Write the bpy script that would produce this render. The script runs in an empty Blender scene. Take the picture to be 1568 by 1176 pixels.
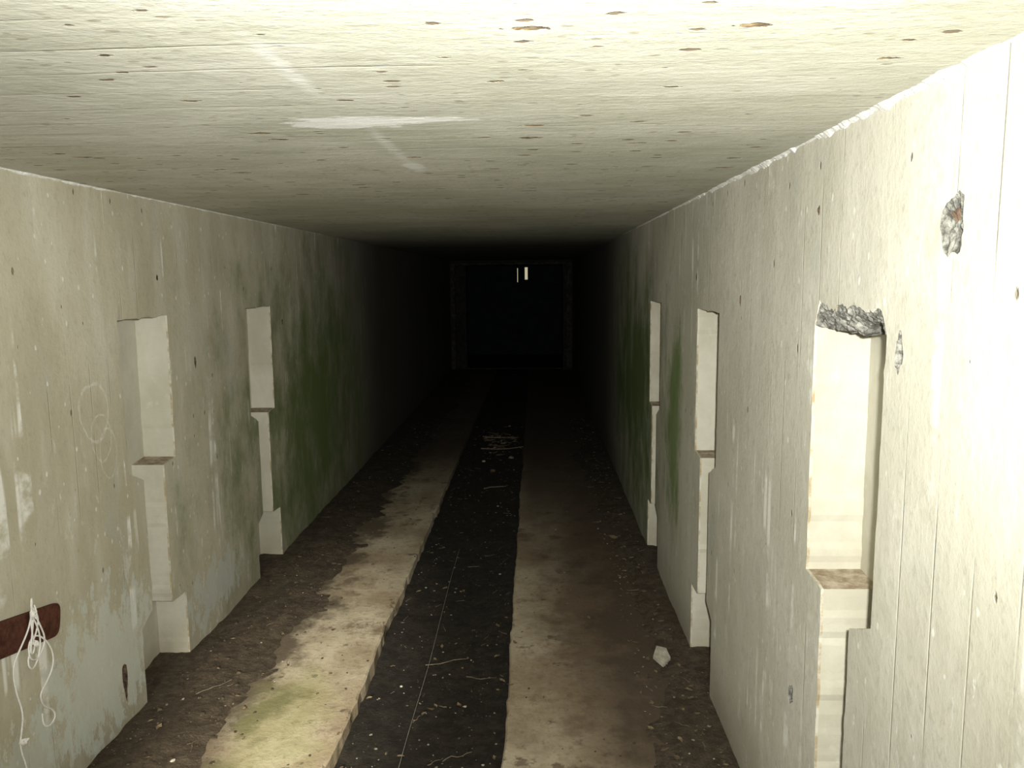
import bpy, bmesh, math, random
from mathutils import Vector, Matrix, noise
random.seed(7)
h=1.7; L=-1.57; R=.70; C=2.04; D=.14; YN=-3.0; YE=14.8
col=bpy.context.scene.collection
# ---------------- camera
cam=bpy.data.objects.new("camera",bpy.data.cameras.new("camera"));col.objects.link(cam)
cam.matrix_world=Matrix.Translation((0,0,h))@Matrix.Rotation(math.radians(1.69),4,'Z')@Matrix.Rotation(math.radians(90-7.52),4,'X')@Matrix.Rotation(-.01,4,'Z')
cam.data.lens=28; cam.data.clip_start=.02; bpy.context.scene.camera=cam
# ---------------- node helper
class N:
    def __init__(s,name,rough=.9,axes='xy'):
        s.m=bpy.data.materials.new(name); s.m.use_nodes=True
        s.t=s.m.node_tree; s.b=s.t.nodes["Principled BSDF"]; s.b.inputs["Roughness"].default_value=rough
        s.b.inputs["Specular IOR Level"].default_value=.25
        g=s.t.nodes.new("ShaderNodeNewGeometry"); s.pos=g.outputs["Position"]
        sp=s.t.nodes.new("ShaderNodeSeparateXYZ"); s.l(s.pos,sp.inputs[0]); s.x,s.y,s.z=sp.outputs
        cb=s.t.nodes.new("ShaderNodeCombineXYZ"); s.l(getattr(s,axes[0]),cb.inputs[0]); s.l(getattr(s,axes[1]),cb.inputs[1]); s.uv=cb.outputs[0]
    def l(s,a,b):
        if hasattr(a,'links') or hasattr(a,'is_output'): s.t.links.new(a,b)
        elif isinstance(a,tuple): b.default_value=(a+(1,))[:4] if len(b.default_value)==4 else a
        else: b.default_value=a
    def math(s,op,a,b=0,clamp=False):
        n=s.t.nodes.new("ShaderNodeMath"); n.operation=op; n.use_clamp=clamp
        s.l(a,n.inputs[0]); s.l(b,n.inputs[1]); return n.outputs[0]
    def scale(s,v,src=None):
        n=s.t.nodes.new("ShaderNodeVectorMath"); n.operation='MULTIPLY'; s.l(src or s.pos,n.inputs[0]); n.inputs[1].default_value=v; return n.outputs[0]
    def noise(s,sc,v=(1,1,1),det=6,rough=.6,dist=0):
        n=s.t.nodes.new("ShaderNodeTexNoise"); s.l(s.scale(v),n.inputs["Vector"])
        n.inputs["Scale"].default_value=sc; n.inputs["Detail"].default_value=det; n.inputs["Roughness"].default_value=rough; n.inputs["Distortion"].default_value=dist
        return n.outputs[0]
    def vor(s,sc,v=(1,1,1),feat='F1'):
        n=s.t.nodes.new("ShaderNodeTexVoronoi"); n.feature=feat; s.l(s.scale(v),n.inputs["Vector"]); n.inputs["Scale"].default_value=sc
        return n
    def ramp(s,v,a,b,lo=0.,hi=1.):
        n=s.t.nodes.new("ShaderNodeMapRange"); n.interpolation_type='SMOOTHSTEP'
        s.l(v,n.inputs[0]); n.inputs[1].default_value=a; n.inputs[2].default_value=b; n.inputs[3].default_value=lo; n.inputs[4].default_value=hi
        return n.outputs[0]
    def mix(s,f,a,b,bt='MIX'):
        n=s.t.nodes.new("ShaderNodeMix"); n.data_type='RGBA'; n.blend_type=bt
        s.l(f,n.inputs[0]); s.l(a,n.inputs[6]); s.l(b,n.inputs[7]); return n.outputs[2]
    def mul(s,a,b): return s.math('MULTIPLY',a,b)
    def rad(s,ax,ay,cx,cy,rx,ry,nz=None,amt=1.):
        dx=s.math('DIVIDE',s.math('SUBTRACT',ax,cx),rx); dy=s.math('DIVIDE',s.math('SUBTRACT',ay,cy),ry)
        r=s.math('SQRT',s.math('ADD',s.mul(dx,dx),s.mul(dy,dy)))
        if nz is not None: r=s.math('ADD',r,s.mul(s.math('SUBTRACT',nz,.5),amt))
        return r
    def ell(s,ax,ay,cx,cy,rx,ry,nz=None,amt=1.,soft=.5):
        return s.ramp(s.rad(ax,ay,cx,cy,rx,ry,nz,amt),1-soft,1+soft,1,0)
    def ring(s,ax,ay,cx,cy,rx,ry,nz,amt,w):
        return s.ramp(s.math('ABSOLUTE',s.math('SUBTRACT',s.rad(ax,ay,cx,cy,rx,ry,nz,amt),1)),w*.4,w,1,0)
    def cell(s,v,w):
        n=s.t.nodes.new("ShaderNodeTexWhiteNoise"); n.noise_dimensions='1D'
        s.l(s.math('FLOOR',s.math('DIVIDE',v,w)),n.inputs["W"]); return n.outputs[0]
    def knots(s,sc,v,thr,smax,nzs,amt=.2,soft=.012):
        vo=s.t.nodes.new("ShaderNodeTexVoronoi"); vo.voronoi_dimensions='2D'; s.l(s.scale(v,s.uv),vo.inputs["Vector"]); vo.inputs["Scale"].default_value=sc
        nz=s.noise(nzs,(1,1,1),4,.7)
        d=s.math('ADD',vo.outputs["Distance"],s.mul(s.math('SUBTRACT',nz,.5),amt))
        wn=s.t.nodes.new("ShaderNodeSeparateColor"); s.l(vo.outputs["Color"],wn.inputs[0])
        sz=s.math('SUBTRACT',s.ramp(wn.outputs[0],thr,1,0,smax),s.ramp(wn.outputs[0],thr-.01,thr,.2,0))
        return s.ramp(s.math('SUBTRACT',d,sz),-soft,soft,1,0)
    def bump(s,hgt,st=.5,dist=.01):
        n=s.t.nodes.new("ShaderNodeBump"); n.inputs["Strength"].default_value=st; n.inputs["Distance"].default_value=dist
        s.l(hgt,n.inputs["Height"]); s.l(n.outputs[0],s.b.inputs["Normal"])
    def out(s,c): s.l(c,s.b.inputs["Base Color"]); return s.m

def wall_mat(side):
    n=N("limewashed_concrete_"+side,axes='yz')
    blot=n.noise(1.5,(1,1,.9),9,.62); streak=n.noise(2.6,(1,3.2,.7),5,.55); fine=n.noise(42,(1,1,.8),5,.7); mid=n.noise(6,(1,1,.9),8,.7)
    yw=n.math('ADD',n.y,n.mul(blot,.01)); board=n.cell(yw,.125)
    fr=n.math('FRACT',n.math('DIVIDE',yw,.125))
    joint=n.mul(n.ramp(n.math('ABSOLUTE',n.math('SUBTRACT',fr,.5)),.47,.5),n.ramp(n.noise(2.2,(1,1,.8)),.48,.62))
    if side=="left": a,b=(.43,.395,.29),(.56,.53,.42)
    else: a,b=(.49,.475,.39),(.63,.615,.54)
    c=n.mix(n.ramp(blot,.35,.68),a,b)
    c=n.mix(n.ramp(streak,.42,.72,0,.35),c,(.67,.655,.58))
    c=n.mix(n.ramp(mid,.52,.72,0,.4),c,(.33,.305,.225))
    c=n.mix(n.ramp(n.noise(2.1,(1,1.6,.8),7,.65),.57,.7,0,.3),c,(.42,.44,.42))
    c=n.mix(n.mul(board,.10),c,(.35,.335,.26))
    c=n.mix(n.mul(n.ramp(fine,.52,.75),.35),c,(.26,.24,.18))
    c=n.mix(n.mul(joint,.35),c,(.25,.23,.18))
    fl=n.noise(9,(1,1.6,.8),9,.75); low=n.ramp(n.z,.1,1.5,1,.1)
    c=n.mix(n.mul(n.ramp(fl,.58,.63),n.mul(low,.6)),c,(.70,.70,.65))
    fl2=n.noise(12,(1,2.,.6),5,.7)
    c=n.mix(n.mul(n.ramp(fl2,.65,.71),.55),c,(.8,.8,.76))
    dr=n.noise(16,(1,1,.04),2,.5,.2)
    c=n.mix(n.mul(n.ramp(dr,.61,.67,0,.8),n.ramp(n.noise(3.3,(1,1,1.4)),.48,.60)),c,(.84,.84,.79))
    c=n.mix(n.mul(n.ramp(n.noise(19,(1,1,.03),2,.5),.62,.68),n.ramp(n.noise(2.9),.52,.64,0,.4)),c,(.27,.25,.2))
    pit=n.knots(7,(1.2,.7,1),.86,.05,40,.09,.02)
    c=n.mix(n.mul(pit,.7),c,(.17,.135,.10))
    sp=n.knots(19,(1.2,.7,1),.82,.12,40,.25,.04)
    c=n.mix(n.mul(sp,.6),c,(.80,.80,.76))
    ru=n.noise(4.5,(1,2.0,.7),6,.7)
    c=n.mix(n.ramp(ru,.64,.76,0,.4),c,(.40,.29,.16))
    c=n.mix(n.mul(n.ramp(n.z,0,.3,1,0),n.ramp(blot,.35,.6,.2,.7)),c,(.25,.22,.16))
    edge=n.noise(2.6,(1,1.3,.75),8,.7)
    c=n.mix(n.ramp(n.y,4.8,8.2,0,.93),c,(.045,.044,.035))  # flash falloff painted into the wall colour, darker down the corridor
    if side=="left":
        g=n.ell(n.y,n.z,5.6,.75,1.25,.85,edge,3.8,.9)
        c=n.mix(n.mul(g,.9),c,(.085,.13,.025))
        g=n.ell(n.y,n.z,2.72,.30,.36,.22,fl,6,.12)
        c=n.mix(n.mul(g,.65),c,(.58,.62,.58))
        g=n.ell(n.y,n.z,2.2,.20,.28,.16,fl,6,.12)
        c=n.mix(n.mul(g,.6),c,(.56,.60,.55))
        g=n.ell(n.y,n.z,3.7,.22,.3,.12,fl,6,.15)
        c=n.mix(n.mul(g,.6),c,(.53,.57,.54))
        cr=n.noise(5,(1,1,1),3,.5)
        for (cy,cz,ry,rz) in [(2.76,1.25,.09,.10),(2.79,1.15,.06,.08),(2.83,1.08,.05,.09)]:
            g=n.ring(n.y,n.z,cy,cz,ry,rz,cr,.9,.07)
            c=n.mix(n.mul(g,n.ramp(fine,.4,.55,.05,.35)),c,(.78,.78,.74))
    else:
        g=n.ell(n.y,n.z,5.6,.95,1.05,.70,edge,3.6,.8)
        c=n.mix(n.mul(g,.92),c,(.075,.135,.02))
        g=n.ell(n.y,n.z,4.0,.98,.17,.42,edge,3.4,.6)
        c=n.mix(n.mul(g,.8),c,(.14,.22,.06))
    n.bump(n.math('ADD',n.math('ADD',n.mul(fine,.5),n.mul(mid,.8)),n.math('ADD',n.mul(pit,-1.),n.math('ADD',n.mul(joint,-.4),n.mul(board,.2)))),.45,.007)
    return n.out(c)

def reveal_mat():
    n=N("niche_plaster"); b=n.noise(4,(1,1,.7),8,.65); f=n.noise(40,(1,1,1),5,.7)
    c=n.mix(n.ramp(b,.35,.7),(.42,.40,.32),(.53,.515,.435))
    c=n.mix(n.ramp(f,.62,.75,0,.3),c,(.36,.30,.2))
    c=n.mix(n.ramp(n.noise(7,(1,1,.8),6,.7),.6,.72,0,.5),c,(.62,.61,.55))
    c=n.mix(n.ramp(n.noise(5,(1,2,.8),6,.7),.6,.72,0,.3),c,(.42,.34,.22))
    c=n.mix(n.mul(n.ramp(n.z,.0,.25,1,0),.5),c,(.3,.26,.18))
    n.bump(n.math('ADD',f,b),.4,.004); return n.out(c)

def ledge_mat():
    n=N("ledge_dusty_concrete"); f=n.noise(25,(1,1,1),6,.7)
    c=n.mix(n.ramp(f,.35,.7),(.22,.17,.11),(.44,.38,.29)); n.bump(f,.6,.006); return n.out(c)
def arris_mat():
    n=N("chipped_plaster_arris"); f=n.noise(14,(1,1,1),6,.7)
    c=n.mix(n.ramp(f,.42,.62),(.52,.50,.42),(.34,.27,.16)); n.bump(f,.6,.004); return n.out(c)

def ceil_mat():
    n=N("board_marked_concrete_ceiling")
    blot=n.noise(1.2,(1,1,1),9,.62); grain=n.noise(5,(.3,2.6,1),6,.65,.4); fine=n.noise(50,(.7,1,1),5,.7); mid=n.noise(8,(.7,1.2,1),8,.72)
    yy=n.math('ADD',n.math('ADD',n.y,n.mul(n.x,.03)),n.mul(blot,.06))
    board=n.cell(yy,.135); fr=n.math('FRACT',n.math('DIVIDE',yy,.135))
    joint=n.mul(n.ramp(n.math('ABSOLUTE',n.math('SUBTRACT',fr,.5)),.45,.5),n.ramp(n.noise(2.5,(.5,2,1)),.48,.66))
    c=n.mix(n.ramp(blot,.35,.7),(.50,.50,.405),(.66,.655,.575))
    c=n.mix(n.ramp(grain,.4,.7,0,.4),c,(.73,.725,.65))
    c=n.mix(n.ramp(mid,.48,.7,0,.5),c,(.38,.38,.29))
    c=n.mix(n.mul(board,.12),c,(.40,.40,.31))
    c=n.mix(n.mul(joint,.28),c,(.30,.29,.22))
    g2=n.noise(14,(.12,3.4,1),3,.6)
    c=n.mix(n.mul(n.ramp(g2,.60,.70,0,.45),n.ramp(n.noise(1.6),.42,.58)),c,(.28,.25,.17))
    nz=n.noise(30,(.6,1,1),4,.7)
    cl=n.ramp(n.noise(1.9,(1,1.3,1),3),.38,.6,.15,1)
    k3=n.knots(30,(.7,1.3,1),.62,.20,60,.3,.05)
    c=n.mix(n.mul(n.mul(k3,.55),cl),c,(.22,.18,.12))
    k2=n.mul(n.knots(12,(.7,1.5,1),.66,.13,45,.28,.025),n.ramp(n.noise(2.7,(1,1.3,1),3),.40,.48))
    c=n.mix(n.mul(k2,.85),c,(.17,.115,.065))
    k=n.knots(4.4,(.75,2.0,1),.66,.085,26,.28,.012)
    c=n.mix(n.mul(k,.92),c,n.mix(n.ramp(nz,.44,.58),(.08,.05,.03),(.38,.27,.14)))
    sm=n.noise(8,(.55,1.7,1),9,.75)
    for (cx,cy,rx,ry,am,so,st) in [(-.385,1.78,.14,.075,3.8,.12,.92),(-.29,1.755,.13,.035,3.,.12,.9),(-.40,1.36,.014,.16,1.5,.8,.35),(-.37,2.1,.014,.28,1.5,.8,.35),(-.36,2.47,.03,.10,3,.4,.7)]:
        g=n.ell(n.x,n.y,cx,cy,rx,ry,sm,am,so); c=n.mix(n.mul(g,st),c,(.94,.94,.92))
    c=n.mix(n.ramp(n.y,5.,9.,0,.88),c,(.07,.07,.055))  # ceiling colour fades dark with depth, painting in the light falloff
    n.bump(n.math('ADD',n.math('ADD',n.mul(grain,.4),n.math('ADD',n.mul(fine,.35),n.mul(mid,.6))),n.math('ADD',n.mul(board,.2),n.math('ADD',n.mul(joint,-.25),n.math('ADD',n.mul(k2,-.5),n.mul(k,-.9))))),.6,.008)
    return n.out(c)

def strip_mat():
    n=N("worn_floor_concrete",.85)
    b=n.noise(2.2,(1,.8,1),8,.65); f=n.noise(30,(1,1,1),6,.75); p=n.noise(3.4,(1,.9,1),8,.68)
    c=n.mix(n.ramp(b,.35,.65),(.28,.22,.145),(.48,.42,.31))
    c=n.mix(n.ramp(p,.54,.66,0,.8),c,(.13,.085,.052))
    c=n.mix(n.ramp(f,.5,.7,0,.6),c,(.14,.10,.065))
    c=n.mix(n.mul(n.ramp(n.noise(6,(1,1,1),5,.7),.60,.66),.7),c,(.055,.04,.028))
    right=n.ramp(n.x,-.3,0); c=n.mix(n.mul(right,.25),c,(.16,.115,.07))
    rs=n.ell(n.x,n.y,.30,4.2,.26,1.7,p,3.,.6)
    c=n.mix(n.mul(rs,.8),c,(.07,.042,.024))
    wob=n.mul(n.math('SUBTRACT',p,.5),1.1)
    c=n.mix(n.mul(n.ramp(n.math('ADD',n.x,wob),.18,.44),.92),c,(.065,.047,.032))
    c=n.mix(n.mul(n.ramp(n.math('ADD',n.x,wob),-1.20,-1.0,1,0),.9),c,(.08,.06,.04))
    g=n.ell(n.x,n.y,-1.0,2.85,.16,.4,p,3.5,.5)
    c=n.mix(n.mul(g,.3),c,(.34,.36,.14))
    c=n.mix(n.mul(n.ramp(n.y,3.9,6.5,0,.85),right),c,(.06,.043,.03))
    c=n.mix(n.ramp(n.y,5.6,8.,0,.9),c,(.05,.037,.026))  # far dirt cover, plus light falloff painted into the strip colour
    n.bump(n.math('ADD',f,b),.5,.008); return n.out(c)

def soil_mat(name,a,b_,sp):
    n=N(name,.95); f=n.noise(22,(1,1,1),9,.75); b=n.noise(3,(1,1,1),5,.6)
    c=n.mix(n.ramp(f,.35,.7),a,b_)
    c=n.mix(n.ramp(b,.4,.7,0,.5),c,a)
    v=n.vor(55); c=n.mix(n.mul(n.ramp(v.outputs["Distance"],.12,.2,1,0),n.ramp(n.noise(14),.5,.62)),c,sp)
    c=n.mix(n.ramp(n.y,4,8,0,.7),c,(.016,.013,.01))  # soil colour darkened with distance to paint in the light falloff
    n.bump(n.math('ADD',f,n.mul(n.noise(90),.5)),.9,.015); return n.out(c)

def plain(name,a,b_,sc=20,rough=.85,metal=0,bump=.5,bd=.004):
    n=N(name,rough); f=n.noise(sc,(1,1,1),7,.7); n.b.inputs["Metallic"].default_value=metal
    n.bump(f,bump,bd); return n.out(n.mix(n.ramp(f,.35,.68),a,b_))

M_L=wall_mat("left"); M_R=wall_mat("right"); M_RV=reveal_mat(); M_LG=ledge_mat(); M_AR=arris_mat(); M_C=ceil_mat(); M_S=strip_mat()
M_D=soil_mat("brown_soil",(.045,.033,.022),(.115,.088,.06),(.25,.21,.15))
M_G=soil_mat("dark_gutter_silt",(.012,.0095,.007),(.036,.029,.021),(.11,.09,.065))
M_K=plain("broken_aggregate",(.08,.08,.07),(.38,.375,.335),45,.95,0,1,.012)
M_KD=plain("rusty_cavity",(.03,.022,.018),(.15,.10,.065),40,.95,0,1,.01)
M_RU=plain("rusted_iron",(.06,.022,.015),(.14,.055,.035),35,.8,.3,.8,.004)
M_CD=plain("white_cord",(.72,.70,.66),(.85,.84,.8),120,.8)
M_P=plain("grey_brown_pebble",(.09,.075,.058),(.27,.235,.18),30)
M_PW=plain("pale_plaster_chip",(.28,.26,.2),(.42,.4,.33),30)
M_T=plain("dry_wood",(.09,.07,.05),(.20,.16,.115),30)
M_LF=plain("dead_leaf",(.07,.05,.032),(.21,.155,.09),30)
M_W=plain("white_plaster_crumb",(.8,.8,.76),(.92,.92,.9),60,.9,0,.8,.006)
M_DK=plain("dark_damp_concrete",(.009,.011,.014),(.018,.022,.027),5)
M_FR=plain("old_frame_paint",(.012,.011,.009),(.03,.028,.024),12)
M_FR2=plain("grey_steel_frame",(.014,.013,.011),(.055,.053,.046),14,.85)

def mesh(name,vs,fs,mats,mi=None,smooth=False,parent=None):
    me=bpy.data.meshes.new(name); me.from_pydata([tuple(v) for v in vs],[],fs)
    for m in (mats if isinstance(mats,list) else [mats]): me.materials.append(m)
    if mi: 
        for p,i in zip(me.polygons,mi): p.material_index=i
    if smooth:
        for p in me.polygons: p.use_smooth=True
    me.update(); o=bpy.data.objects.new(name,me); col.objects.link(o)
    if parent: o.parent=parent
    return o
def addbox(vs,fs,x0,x1,y0,y1,z0,z1):
    b=len(vs); vs+= [(x,y,z) for x in(x0,x1) for y in(y0,y1) for z in(z0,z1)]
    fs+= [tuple(b+i for i in f) for f in [(0,1,3,2),(4,6,7,5),(0,4,5,1),(2,3,7,6),(0,2,6,4),(1,5,7,3)]]

# ---------------- walls with stepped niches
def niche_pts(y0,zt=1.56):
    return [(y0+.015,-.15),(y0+.015,.33),(y0+.115,.375),(y0+.115,.915),(y0+.005,.965),(y0,zt),
            (y0+.41,zt),(y0+.405,.945),(y0+.295,.935),(y0+.29,.335),(y0+.42,.325),(y0+.425,-.15)]
def brk(t):
    return (.050+.022*noise.noise(Vector((t*6,3,1)))+.012*noise.noise(Vector((t*25,3,1))))*min(1,t*16,(1-t)*16)
def rough(pts,step=.018,amp=.0018,seed=0,broken=False):
    out=[];tag=[]
    for k in range(len(pts)-1):
        a=Vector(pts[k]);b=Vector(pts[k+1]);d=b-a;n=max(1,int(d.length/(step*.5 if broken and k==5 else step)));nn=Vector((-d.y,d.x)).normalized()
        for i in range(n):
            p=a+d*(i/n); j=noise.noise(Vector((p.x*9+seed,p.y*9,seed)))*amp*2+random.uniform(-amp,amp)*.4
            if noise.noise(Vector((p.x*14,p.y*14,seed+7)))>.42: j-=.004
            if i==0: j*=.3
            if k==5 and broken: out.append(Vector((p.x,p.y+brk(i/n))))
            else: out.append(p+nn*j)
            tag.append(k)
    out.append(Vector(pts[-1])); return out,tag

def build_wall(name,X,sgn,ys,mat,holes,broken_idx=None):
    bm=bmesh.new(); loop=[(YN,-.15)]; strips=[]
    for i,(y0,zt) in enumerate(ys):
        o,t=rough(niche_pts(y0,zt),seed=y0*3+X,broken=(i==broken_idx)); strips.append((o,t)); loop+=[(p.x,p.y) for p in o]
    loop+=[(YE+.3,-.15),(YE+.3,C+.02),(YN,C+.02)]
    def ring(pts):
        vs=[bm.verts.new((X,a,b)) for a,b in pts]; return [bm.edges.new((vs[i],vs[(i+1)%len(vs)])) for i in range(len(vs))]
    E=ring(loop); hr=[]
    for (cy,cz,ry,rz,dep,hm) in holes:
        pts=[]
        for i in range(30):
            a=i/30*2*math.pi; r=1+.45*noise.noise(Vector((math.cos(a)*1.3+cy*9,math.sin(a)*1.3,cz*5)))+random.uniform(-.09,.09)
            pts.append((cy+math.cos(a)*ry*r,cz+math.sin(a)*rz*r))
        E+=ring(pts); hr.append((pts,cy,cz,dep,hm))
    bmesh.ops.triangle_fill(bm,edges=E,use_beauty=True,use_dissolve=False,normal=(-sgn,0,0))
    bmesh.ops.recalc_face_normals(bm,faces=bm.faces)
    me=bpy.data.meshes.new(name); bm.to_mesh(me); bm.free()
    vs=[tuple(v.co) for v in me.vertices]; fs=[tuple(p.vertices) for p in me.polygons]; mi=[0]*len(fs)
    for o,t in strips:
        b=len(vs)
        for p in o: vs+=[(X,p.x,p.y),(X+sgn*.007,p.x,p.y),(X+sgn*D,p.x,p.y)]
        for i in range(len(o)-1):
            q=b+3*i; m=2 if t[i] in(7,3,1) else 1
            fs+=[(q,q+1,q+4,q+3),(q+1,q+2,q+5,q+4)]; mi+=[5,m]
    for pts,cy,cz,dep,hm in hr:
        b=len(vs); K=len(pts); rings=5
        for r in range(rings):
            f=1-r/rings
            for (a,c) in pts:
                dd=dep*(math.sin((1-f)*math.pi/2)); jj=0 if r==0 else noise.noise(Vector((a*90,c*90,r)))*dep*.7
                vs.append((X+sgn*max(0,(dd+jj)),cy+(a-cy)*f,cz+(c-cz)*f))
        vs.append((X+sgn*dep*.8,cy,cz))
        for r in range(rings-1):
            for i in range(K): 
                fs.append((b+r*K+i,b+r*K+(i+1)%K,b+(r+1)*K+(i+1)%K,b+(r+1)*K+i)); mi.append(4 if (hm==3 and r>1 and 2<i<9) else hm)
        for i in range(K): fs.append((b+(rings-1)*K+i,b+(rings-1)*K+(i+1)%K,len(vs)-1)); mi.append(hm)
    k=len(fs); addbox(vs,fs,min(X+sgn*D,X+sgn*(D+.25)),max(X+sgn*D,X+sgn*(D+.25)),YN,YE+.3,-.15,C+.02); mi+=[1]*(len(fs)-k)
    return mesh(name,vs,fs,[mat,M_RV,M_LG,M_K,M_KD,M_AR],mi)
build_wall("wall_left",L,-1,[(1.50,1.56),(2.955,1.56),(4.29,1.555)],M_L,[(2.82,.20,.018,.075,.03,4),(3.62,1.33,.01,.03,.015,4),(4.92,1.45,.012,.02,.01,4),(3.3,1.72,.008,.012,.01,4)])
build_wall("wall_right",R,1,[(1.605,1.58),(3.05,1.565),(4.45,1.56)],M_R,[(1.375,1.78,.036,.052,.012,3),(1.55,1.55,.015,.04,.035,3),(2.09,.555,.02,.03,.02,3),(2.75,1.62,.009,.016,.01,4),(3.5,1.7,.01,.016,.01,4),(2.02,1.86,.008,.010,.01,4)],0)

# broken concrete over the near right niche
vs=[];fs=[];nx=90;nz=14
for j in range(nz):
    for i in range(nx):
        t=i/(nx-1); s=j/(nz-1); y=1.606+.408*t
        zb=1.572+.010*noise.noise(Vector((t*12,0,4)))
        if .04<t<.42: zb+=.030*math.sin((t-.04)/.38*math.pi)
        zt=1.582+brk(t)+.003; z=zb+(max(zt,zb+.004)-zb)*s
        x=R+.002+.022*(1-s)**1.2+.022*noise.noise(Vector((y*38,z*38,2)))*(1-s*.6)+.012*noise.noise(Vector((y*100,z*100,5)))
        vs.append((max(R+.001,x),y,z))
for j in range(nz-1):
    for i in range(nx-1): fs.append((j*nx+i,j*nx+i+1,(j+1)*nx+i+1,(j+1)*nx+i))
b=len(vs)
for i in range(nx): vs.append((R+D,vs[i][1],vs[i][2]+.01))
for i in range(nx-1): fs.append((i,i+1,b+i+1,b+i))
mesh("broken_lintel_concrete",vs,fs,M_K)

# ---------------- ceiling
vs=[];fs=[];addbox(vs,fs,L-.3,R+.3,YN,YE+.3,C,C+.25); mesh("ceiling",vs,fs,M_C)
def seam(name,X,s,rad,y0,y1):
    vs=[];fs=[];n=int((y1-y0)/.012)
    for i in range(n):
        y=y0+i*.012; a=rad*(.45+1.3*abs(noise.noise(Vector((y*11,X,0))))+random.uniform(0,.4)); c=rad*(.4+1.5*abs(noise.noise(Vector((y*13,X,9))))+random.uniform(0,.35))
        if noise.noise(Vector((y*3,X,3)))<-.2: a*=.4;c*=.4
        k=max(.25,1-max(0,y-2.5)/5); a*=k; c*=k
        vs+=[(X+.002*s*-1,y,C-c),(X+s*a*.5,y,C-c*.45),(X+s*a,y,C+.001)]
    for i in range(n-1):
        q=3*i; fs+=[(q,q+1,q+4,q+3),(q+1,q+2,q+5,q+4)]
    mesh(name,vs,fs,M_W)
seam("plaster_seam_1",R,-1,.013,.3,6.5); seam("plaster_seam_2",L,1,.007,.8,6)  # crumbly white plaster along the wall and ceiling joints

# ---------------- floor
def slab(vs,fs,x0,x1,edge_at):
    n=int((YE+.2-YN)/.04); b=len(vs); e=x0 if edge_at==0 else x1; o=x1 if edge_at==0 else x0; s=1 if edge_at==0 else -1
    for i in range(n+1):
        y=YN+i*.04; j=.014*noise.noise(Vector((y*3,e,0)))+.008*noise.noise(Vector((y*14,e,0))); k=.006+.006*abs(noise.noise(Vector((y*9,e,5))))
        vs+=[(e+j,y,-.13),(e+j,y,-k),(e+j+s*k,y,0),(o,y,0)]
    for i in range(n):
        q=b+4*i
        for r in range(3): fs.append((q+r,q+r+1,q+r+5,q+r+4))
vs=[];fs=[]; slab(vs,fs,L-.2,-.745,1); slab(vs,fs,-.125,R+.2,0); 
addbox(vs,fs,L-.3,R+.3,YN,YE+.2,-.3,-.125)
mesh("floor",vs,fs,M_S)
def soil(name,x0,x1,y0,y1,fn,mat,st=.025,sy=.04):
    nx=int((x1-x0)/st)+1; ny=int((y1-y0)/sy)+1; vs=[];fs=[]
    for j in range(ny):
        for i in range(nx):
            x=x0+(x1-x0)*i/(nx-1); y=y0+(y1-y0)*j/(ny-1); vs.append((x,y,fn(x,y)))
    for j in range(ny-1):
        for i in range(nx-1): q=j*nx+i; fs.append((q,q+1,q+nx+1,q+nx))
    return mesh(name,vs,fs,mat,smooth=True)
def nz(x,y): return .016*noise.noise(Vector((x*3.2,y*2.2,1)))+.010*noise.noise(Vector((x*9,y*9,2)))+.006*noise.noise(Vector((x*27,y*27,3)))
def fl(x,y):
    e=-1.19+.06*min(1,max(0,(y-3)/5)); t=(e-x)/.3; return max(-.05,min(.028,.035*t))+nz(x,y)
def fr(x,y):
    e=.47-.06*min(1,max(0,(y-3)/5)); t=(x-e)/.3; return max(-.05,min(.022,.035*t))+nz(x+5,y)-.002
def fg(x,y):
    c=(x+.435)/.31; return -.075+.02*c*c+nz(x+9,y)*1.1
soil("floor_soil_left",L-D,-.95,YN,YE,fl,M_D); soil("floor_soil_right",.2,R+D,YN,YE,fr,M_D); soil("floor_gutter_silt",-.76,-.11,YN,YE,fg,M_G)

# ---------------- debris (one object)
ico=bmesh.new(); bmesh.ops.create_icosphere(ico,subdivisions=1,radius=1); IV=[v.co.copy() for v in ico.verts]; IF=[[v.index for v in f.verts] for f in ico.faces]; ico.free()
def ground(x,y):
    if -.745<x<-.125: return fg(x,y)
    return max(0,fl(x,y) if x<-.95 else (fr(x,y) if x>.2 else 0))
vs=[];fs=[];MI=[]
def peb(x,y,r,sd,m):
    b=len(vs); z=ground(x,y); a=random.uniform(0,6.28); sx=random.uniform(.7,1.6); sz=random.uniform(.3,.7); n0=len(fs)
    for v in IV:
        k=1+.4*noise.noise(v*1.4+Vector((sd,0,0))); p=v*r*k; px=p.x*sx
        vs.append((x+px*math.cos(a)-p.y*math.sin(a),y+px*math.sin(a)+p.y*math.cos(a),z+p.z*sz+r*.15))
    fs.extend([tuple(b+i for i in t) for t in IF]); MI.extend([m]*(len(fs)-n0))
def twig(x,y,l,r,a=None):
    an=a if a is not None else random.uniform(0,3.14); n=6; b=len(vs); z=ground(x,y); n0=len(fs)
    for i in range(n+1):
        t=i/n-.5; w=.12*l*noise.noise(Vector((x*9+t*3,y,0))); cx=x+math.cos(an)*l*t-math.sin(an)*w; cy=y+math.sin(an)*l*t+math.cos(an)*w
        zz=max(z,ground(cx,cy))+r*.5+.001
        for k in range(5):
            q=k/5*6.283; rr=r*(1.1-.5*i/n); vs.append((cx-math.sin(an)*math.cos(q)*rr,cy+math.cos(an)*math.cos(q)*rr,zz+math.sin(q)*rr))
    for i in range(n):
        for k in range(5): fs.append((b+i*5+k,b+i*5+(k+1)%5,b+(i+1)*5+(k+1)%5,b+(i+1)*5+k))
    fs.append(tuple(b+k for k in range(5))); fs.append(tuple(b+n*5+k for k in range(5))); MI.extend([3]*(len(fs)-n0))
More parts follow.
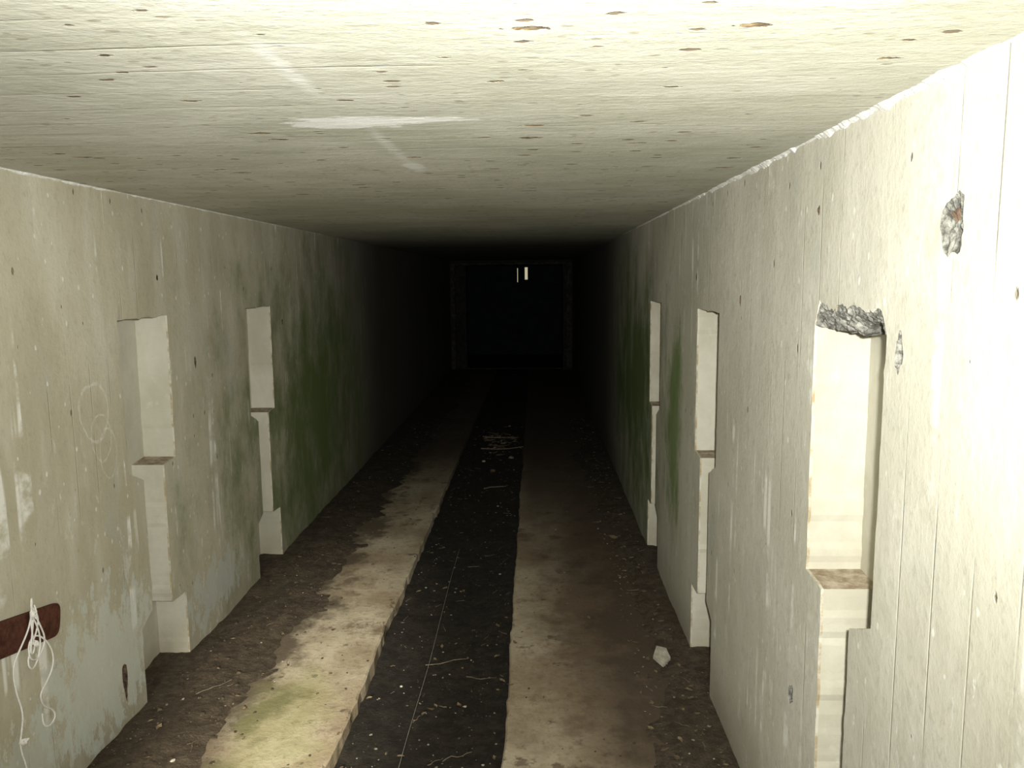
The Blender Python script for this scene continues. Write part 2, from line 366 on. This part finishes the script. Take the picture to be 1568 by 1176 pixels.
def leaf(x,y,s):
    a=random.uniform(0,6.28); z=ground(x,y)+.004; b=len(vs); pts=[(-1,0),(-.5,.45),(.2,.5),(1,0),(.2,-.5),(-.5,-.42)]
    vs.append((x,y,z))
    for (u,v) in pts:
        u*=s;v*=s*random.uniform(.7,1.1); vs.append((x+u*math.cos(a)-v*math.sin(a),y+u*math.sin(a)+v*math.cos(a),z+random.uniform(0,.35)*s))
    for i in range(6): fs.append((b,b+1+i,b+1+(i+1)%6)); MI.append(4)
def rx(zone):
    return {'g':lambda:random.uniform(-.72,-.15),'l':lambda:random.uniform(-1.52,-1.1),'r':lambda:random.uniform(.42,.66),'s':lambda:random.choice([random.uniform(-1.2,-.75),random.uniform(-.12,.5)])}[zone]()
def ry(): return 2.0+(random.random()**1.5)*7.5
for i in range(480): peb(rx('g'),ry(),random.choice([.002,.003,.003,.004,.006]),i,1)
for i in range(30): peb(rx('g'),ry(),random.choice([.002,.003,.004]),i,2)
for i in range(420): peb(rx(random.choice('lr')),ry(),random.choice([.004,.006,.008,.011]),i,0)
for i in range(260): peb(rx(random.choice('lr')),ry(),random.choice([.003,.005]),i,1)
for i in range(160): peb(rx('s'),ry(),random.choice([.003,.004,.006]),i,0)
for i in range(40): peb(rx(random.choice('srl')),ry(),random.choice([.003,.004]),i,2)
for x,y,r in [(-.51,7.65,.022),(-.30,3.1,.008),(-.6,3.3,.008),(-.22,4.6,.008),(-.3,6.1,.010),(-.64,4.4,.008),(-.2,2.7,.006),(-1.3,2.6,.010)]: peb(x,y,r,x*7,2)
for i in range(130): twig(rx(random.choice('gggglr')),ry(),random.uniform(.02,.07),random.uniform(.0008,.0015))
for x,y,l,r,a in [(-.42,3.5,.20,.002,.3),(-.25,3.35,.14,.0016,-.2),(-.3,2.75,.12,.002,.5),(-.35,8.2,.45,.007,.1),(-.4,8.8,.4,.009,-.2),(-1.35,3.1,.16,.002,.9),(-.35,6.6,.2,.005,.3)]: twig(x,y,l,r,a)
for i in range(60):
    a=random.gauss(-.36,.12); b_=random.gauss(8.5,.35)
    if -.7<a<-.16: random.choice([lambda:peb(a,b_,random.uniform(.008,.022),i,1),lambda:leaf(a,b_,random.uniform(.02,.05)),lambda:twig(a,b_,random.uniform(.08,.2),.003)])()
for i in range(420): leaf(rx(random.choice('gglrlrs')),ry(),random.uniform(.006,.020))
for a in [(.5,5.07,.055),(.42,5.4,.035),(-.35,7.9,.06),(-.4,7.2,.05)]: leaf(*a)
mesh("ground_debris",vs,fs,[M_D,M_P,M_PW,M_T,M_LF],MI)
vs=[(.515,3.36,.035),(.55,3.30,.025),(.59,3.35,.035),(.58,3.41,.05),(.54,3.43,.05)]; vs+= [(a,b_,c-.012) for a,b_,c in vs]
fs=[(0,1,2,3,4),(9,8,7,6,5)]+[(i,(i+1)%5,(i+1)%5+5,i+5) for i in range(5)]
mesh("plaster_shard",vs,fs,M_PW)

# ---------------- curves: thread and cord
def curve(name,lines,r,mat,parent=None):
    cu=bpy.data.curves.new(name,'CURVE'); cu.dimensions='3D'; cu.bevel_depth=r; cu.bevel_resolution=2; cu.resolution_u=8
    for pts in lines:
        s=cu.splines.new('NURBS'); s.points.add(len(pts)-1); s.use_endpoint_u=True; s.order_u=3
        for p,q in zip(s.points,pts): p.co=(*q,1)
    cu.materials.append(mat); o=bpy.data.objects.new(name,cu); col.objects.link(o); 
    if parent: o.parent=parent
    return o
M_TH=plain("dirty_thread",(.22,.20,.17),(.38,.36,.31),50)
curve("white_thread",[[(-.50+.012*noise.noise(Vector((y,0,0))),y,-.045) for y in [1.6+.2*i for i in range(18)]]],.0008,M_TH)
x=L+.022
def tangle(cy,cz,r,n,sd):
    random.seed(sd); return [(x+.004+random.uniform(0,.018),cy+r*math.cos(i*2.3)*random.uniform(.4,1),cz+r*1.2*math.sin(i*2.3)*random.uniform(.4,1)) for i in range(n)]
def X(p): return [(x+.008+.004*math.sin(i*1.7),a,b) for i,(a,b) in enumerate(p)]
strings=[X([(2.275,.71),(2.27,.745),(2.285,.75),(2.28,.70),(2.25,.66),(2.20,.62),(2.17,.58),(2.175,.50),(2.19,.43),(2.18,.38),(2.17,.33),(2.19,.25),(2.20,.12),(2.18,.03)]),
 X([(2.28,.71),(2.30,.66),(2.33,.60),(2.32,.57),(2.28,.55),(2.24,.57),(2.25,.62),(2.29,.63),(2.33,.59),(2.36,.53),(2.355,.48),(2.31,.455),(2.27,.44),(2.29,.39),(2.335,.36),(2.345,.33),(2.31,.315),(2.28,.33),(2.285,.37)]),
 X([(2.27,.71),(2.26,.64),(2.28,.60),(2.265,.57),(2.25,.60),(2.27,.66),(2.285,.70)]),
 X([(2.28,.72),(2.30,.69),(2.295,.64),(2.26,.60),(2.23,.56),(2.25,.53),(2.29,.55),(2.31,.60),(2.29,.66),(2.27,.70)]),
 tangle(2.277,.70,.024,18,1),tangle(2.175,.345,.016,12,2),tangle(2.27,.61,.016,10,4)]
plate=bpy.data.objects.new("rusty_iron_strap",None); col.objects.link(plate)
vs=[];fs=[];pts=[]
ax=Vector((1,-.20)).normalized(); pn=Vector((-ax.y,ax.x)); e=Vector((2.40,.622)); w=.054
for i in range(13):
    a=-math.pi/2+math.pi*i/12; sx=math.copysign(abs(math.cos(a))**.6,math.cos(a)); sy=math.copysign(abs(math.sin(a))**.6,math.sin(a)); p=e+ax*(.045*sx)+pn*(w*sy); pts.append(p)
s=e-ax*.55; pts+=[s+pn*w,s-pn*w]
K=len(pts)
for dx in(-.002,.010,.014):
    for p in pts:
        q=p if dx<.012 else e-ax*.25+(p-(e-ax*.25))*.975
        vs.append((L+dx,q.x,q.y))
for r in range(2):
    for i in range(K): fs.append((r*K+i,r*K+(i+1)%K,(r+1)*K+(i+1)%K,(r+1)*K+i))
fs.append(tuple(2*K+i for i in range(K)))
mesh("strap_plate",vs,fs,M_RU,parent=plate)
def bolt(cy,cz,r,nm):
    vs=[];fs=[]
    for k,(rr,dx) in enumerate([(r,.012),(r,.022),(r*.8,.026)]):
        for i in range(6): a=i/6*6.283+.3; vs.append((L+dx,cy+rr*math.cos(a),cz+rr*math.sin(a)))
    for k in range(2):
        for i in range(6): fs.append((k*6+i,k*6+(i+1)%6,k*6+6+(i+1)%6,k*6+6+i))
    fs.append(tuple(12+i for i in range(6))); mesh(nm,vs,fs,M_RU,parent=plate)
bolt(2.33,.64,.016,"bolt_1"); bolt(2.12,.68,.016,"bolt_2")
curve("white_cord",strings,.0026,M_CD)

# ---------------- far end
vs=[];fs=[]
dx0,dx1,dz1=-1.27,.52,1.97
addbox(vs,fs,L-.3,dx0,YE,YE+.3,-.15,C+.2); addbox(vs,fs,dx1,R+.3,YE,YE+.3,-.15,C+.2); addbox(vs,fs,dx0,dx1,YE,YE+.3,dz1,C+.2)
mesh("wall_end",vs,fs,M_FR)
door=bpy.data.objects.new("door_frame",None); col.objects.link(door)
def dbox(nm,*a):
    vs=[];fs=[];addbox(vs,fs,*a); o=mesh(nm,vs,fs,M_FR2,parent=door); m=o.modifiers.new("b","BEVEL"); m.width=.008; m.segments=2
dbox("jamb_1",L+.02,L+.10,YE-.10,YE-.001,0.03,1.99); dbox("jamb_2",R-.12,R-.02,YE-.10,YE-.001,0.03,1.99); dbox("head",L+.101,R-.121,YE-.07,YE-.001,1.955,2.0)
dbox("sill",dx0,dx1,YE-.04,YE+.1,.03,.05)
for i,z in enumerate([.35,1.0,1.7]): 
    dbox("hinge_%d"%(i+1),R-.16,R-.119,YE-.14,YE-.02,z-.07,z+.07); dbox("keeper_%d"%(i+1),L+.099,L+.13,YE-.12,YE-.02,z-.05,z+.05)
Y2=19.0
vs=[];fs=[]; s=[(-.415,-.395,1.62,1.95),(-.235,-.165,1.68,1.97)]; x0,x1=L-.74,R+.74
z0,z1=-.09,2.39; prev=x0
for a,b,c,d in s:
    addbox(vs,fs,prev,a,Y2,Y2+.25,z0,z1); addbox(vs,fs,a,b,Y2,Y2+.25,z0,c); addbox(vs,fs,a,b,Y2,Y2+.25,d,z1); prev=b
addbox(vs,fs,prev,x1,Y2,Y2+.25,z0,z1)
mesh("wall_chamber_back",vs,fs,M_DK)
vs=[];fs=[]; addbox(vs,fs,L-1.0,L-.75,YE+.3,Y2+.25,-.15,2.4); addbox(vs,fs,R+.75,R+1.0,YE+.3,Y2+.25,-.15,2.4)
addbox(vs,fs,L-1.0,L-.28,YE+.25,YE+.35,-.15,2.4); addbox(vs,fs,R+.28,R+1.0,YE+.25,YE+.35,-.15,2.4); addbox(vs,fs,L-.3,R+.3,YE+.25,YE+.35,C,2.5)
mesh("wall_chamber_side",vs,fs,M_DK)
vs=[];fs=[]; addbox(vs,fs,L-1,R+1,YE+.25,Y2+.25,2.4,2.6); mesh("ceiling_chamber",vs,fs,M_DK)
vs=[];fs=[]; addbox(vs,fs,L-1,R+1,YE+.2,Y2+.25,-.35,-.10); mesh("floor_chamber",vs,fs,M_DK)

# ---------------- light
w=bpy.data.worlds.new("world"); bpy.context.scene.world=w; w.use_nodes=True
w.node_tree.nodes["Background"].inputs[0].default_value=(1,.90,.60,1); w.node_tree.nodes["Background"].inputs[1].default_value=.5
def spot(name,loc,tgt,power,size,blend,rad,colr):
    l=bpy.data.lights.new(name,'SPOT'); l.energy=power; l.spot_size=math.radians(size); l.spot_blend=blend; l.shadow_soft_size=rad; l.color=colr
    o=bpy.data.objects.new(name,l); col.objects.link(o); o.location=loc; o.rotation_euler=(Vector(tgt)-Vector(loc)).to_track_quat('-Z','Y').to_euler(); return o
spot("camera_flash",(.05,-.03,1.755),(-.02,5,1.72),500,110,1,.02,(1,.988,.915))
spot("daylight_shaft",(-.45,-2.2,1.75),(-.96,2.85,0),3400,13.5,1,.08,(1,.95,.80))
spot("daylight_side",(-.8,-2.2,1.1),(.7,1.0,.60),110,18,1,.1,(1,.98,.90))
vs=bpy.context.scene.view_settings; vs.view_transform='Standard'; vs.look='None'; vs.exposure=0
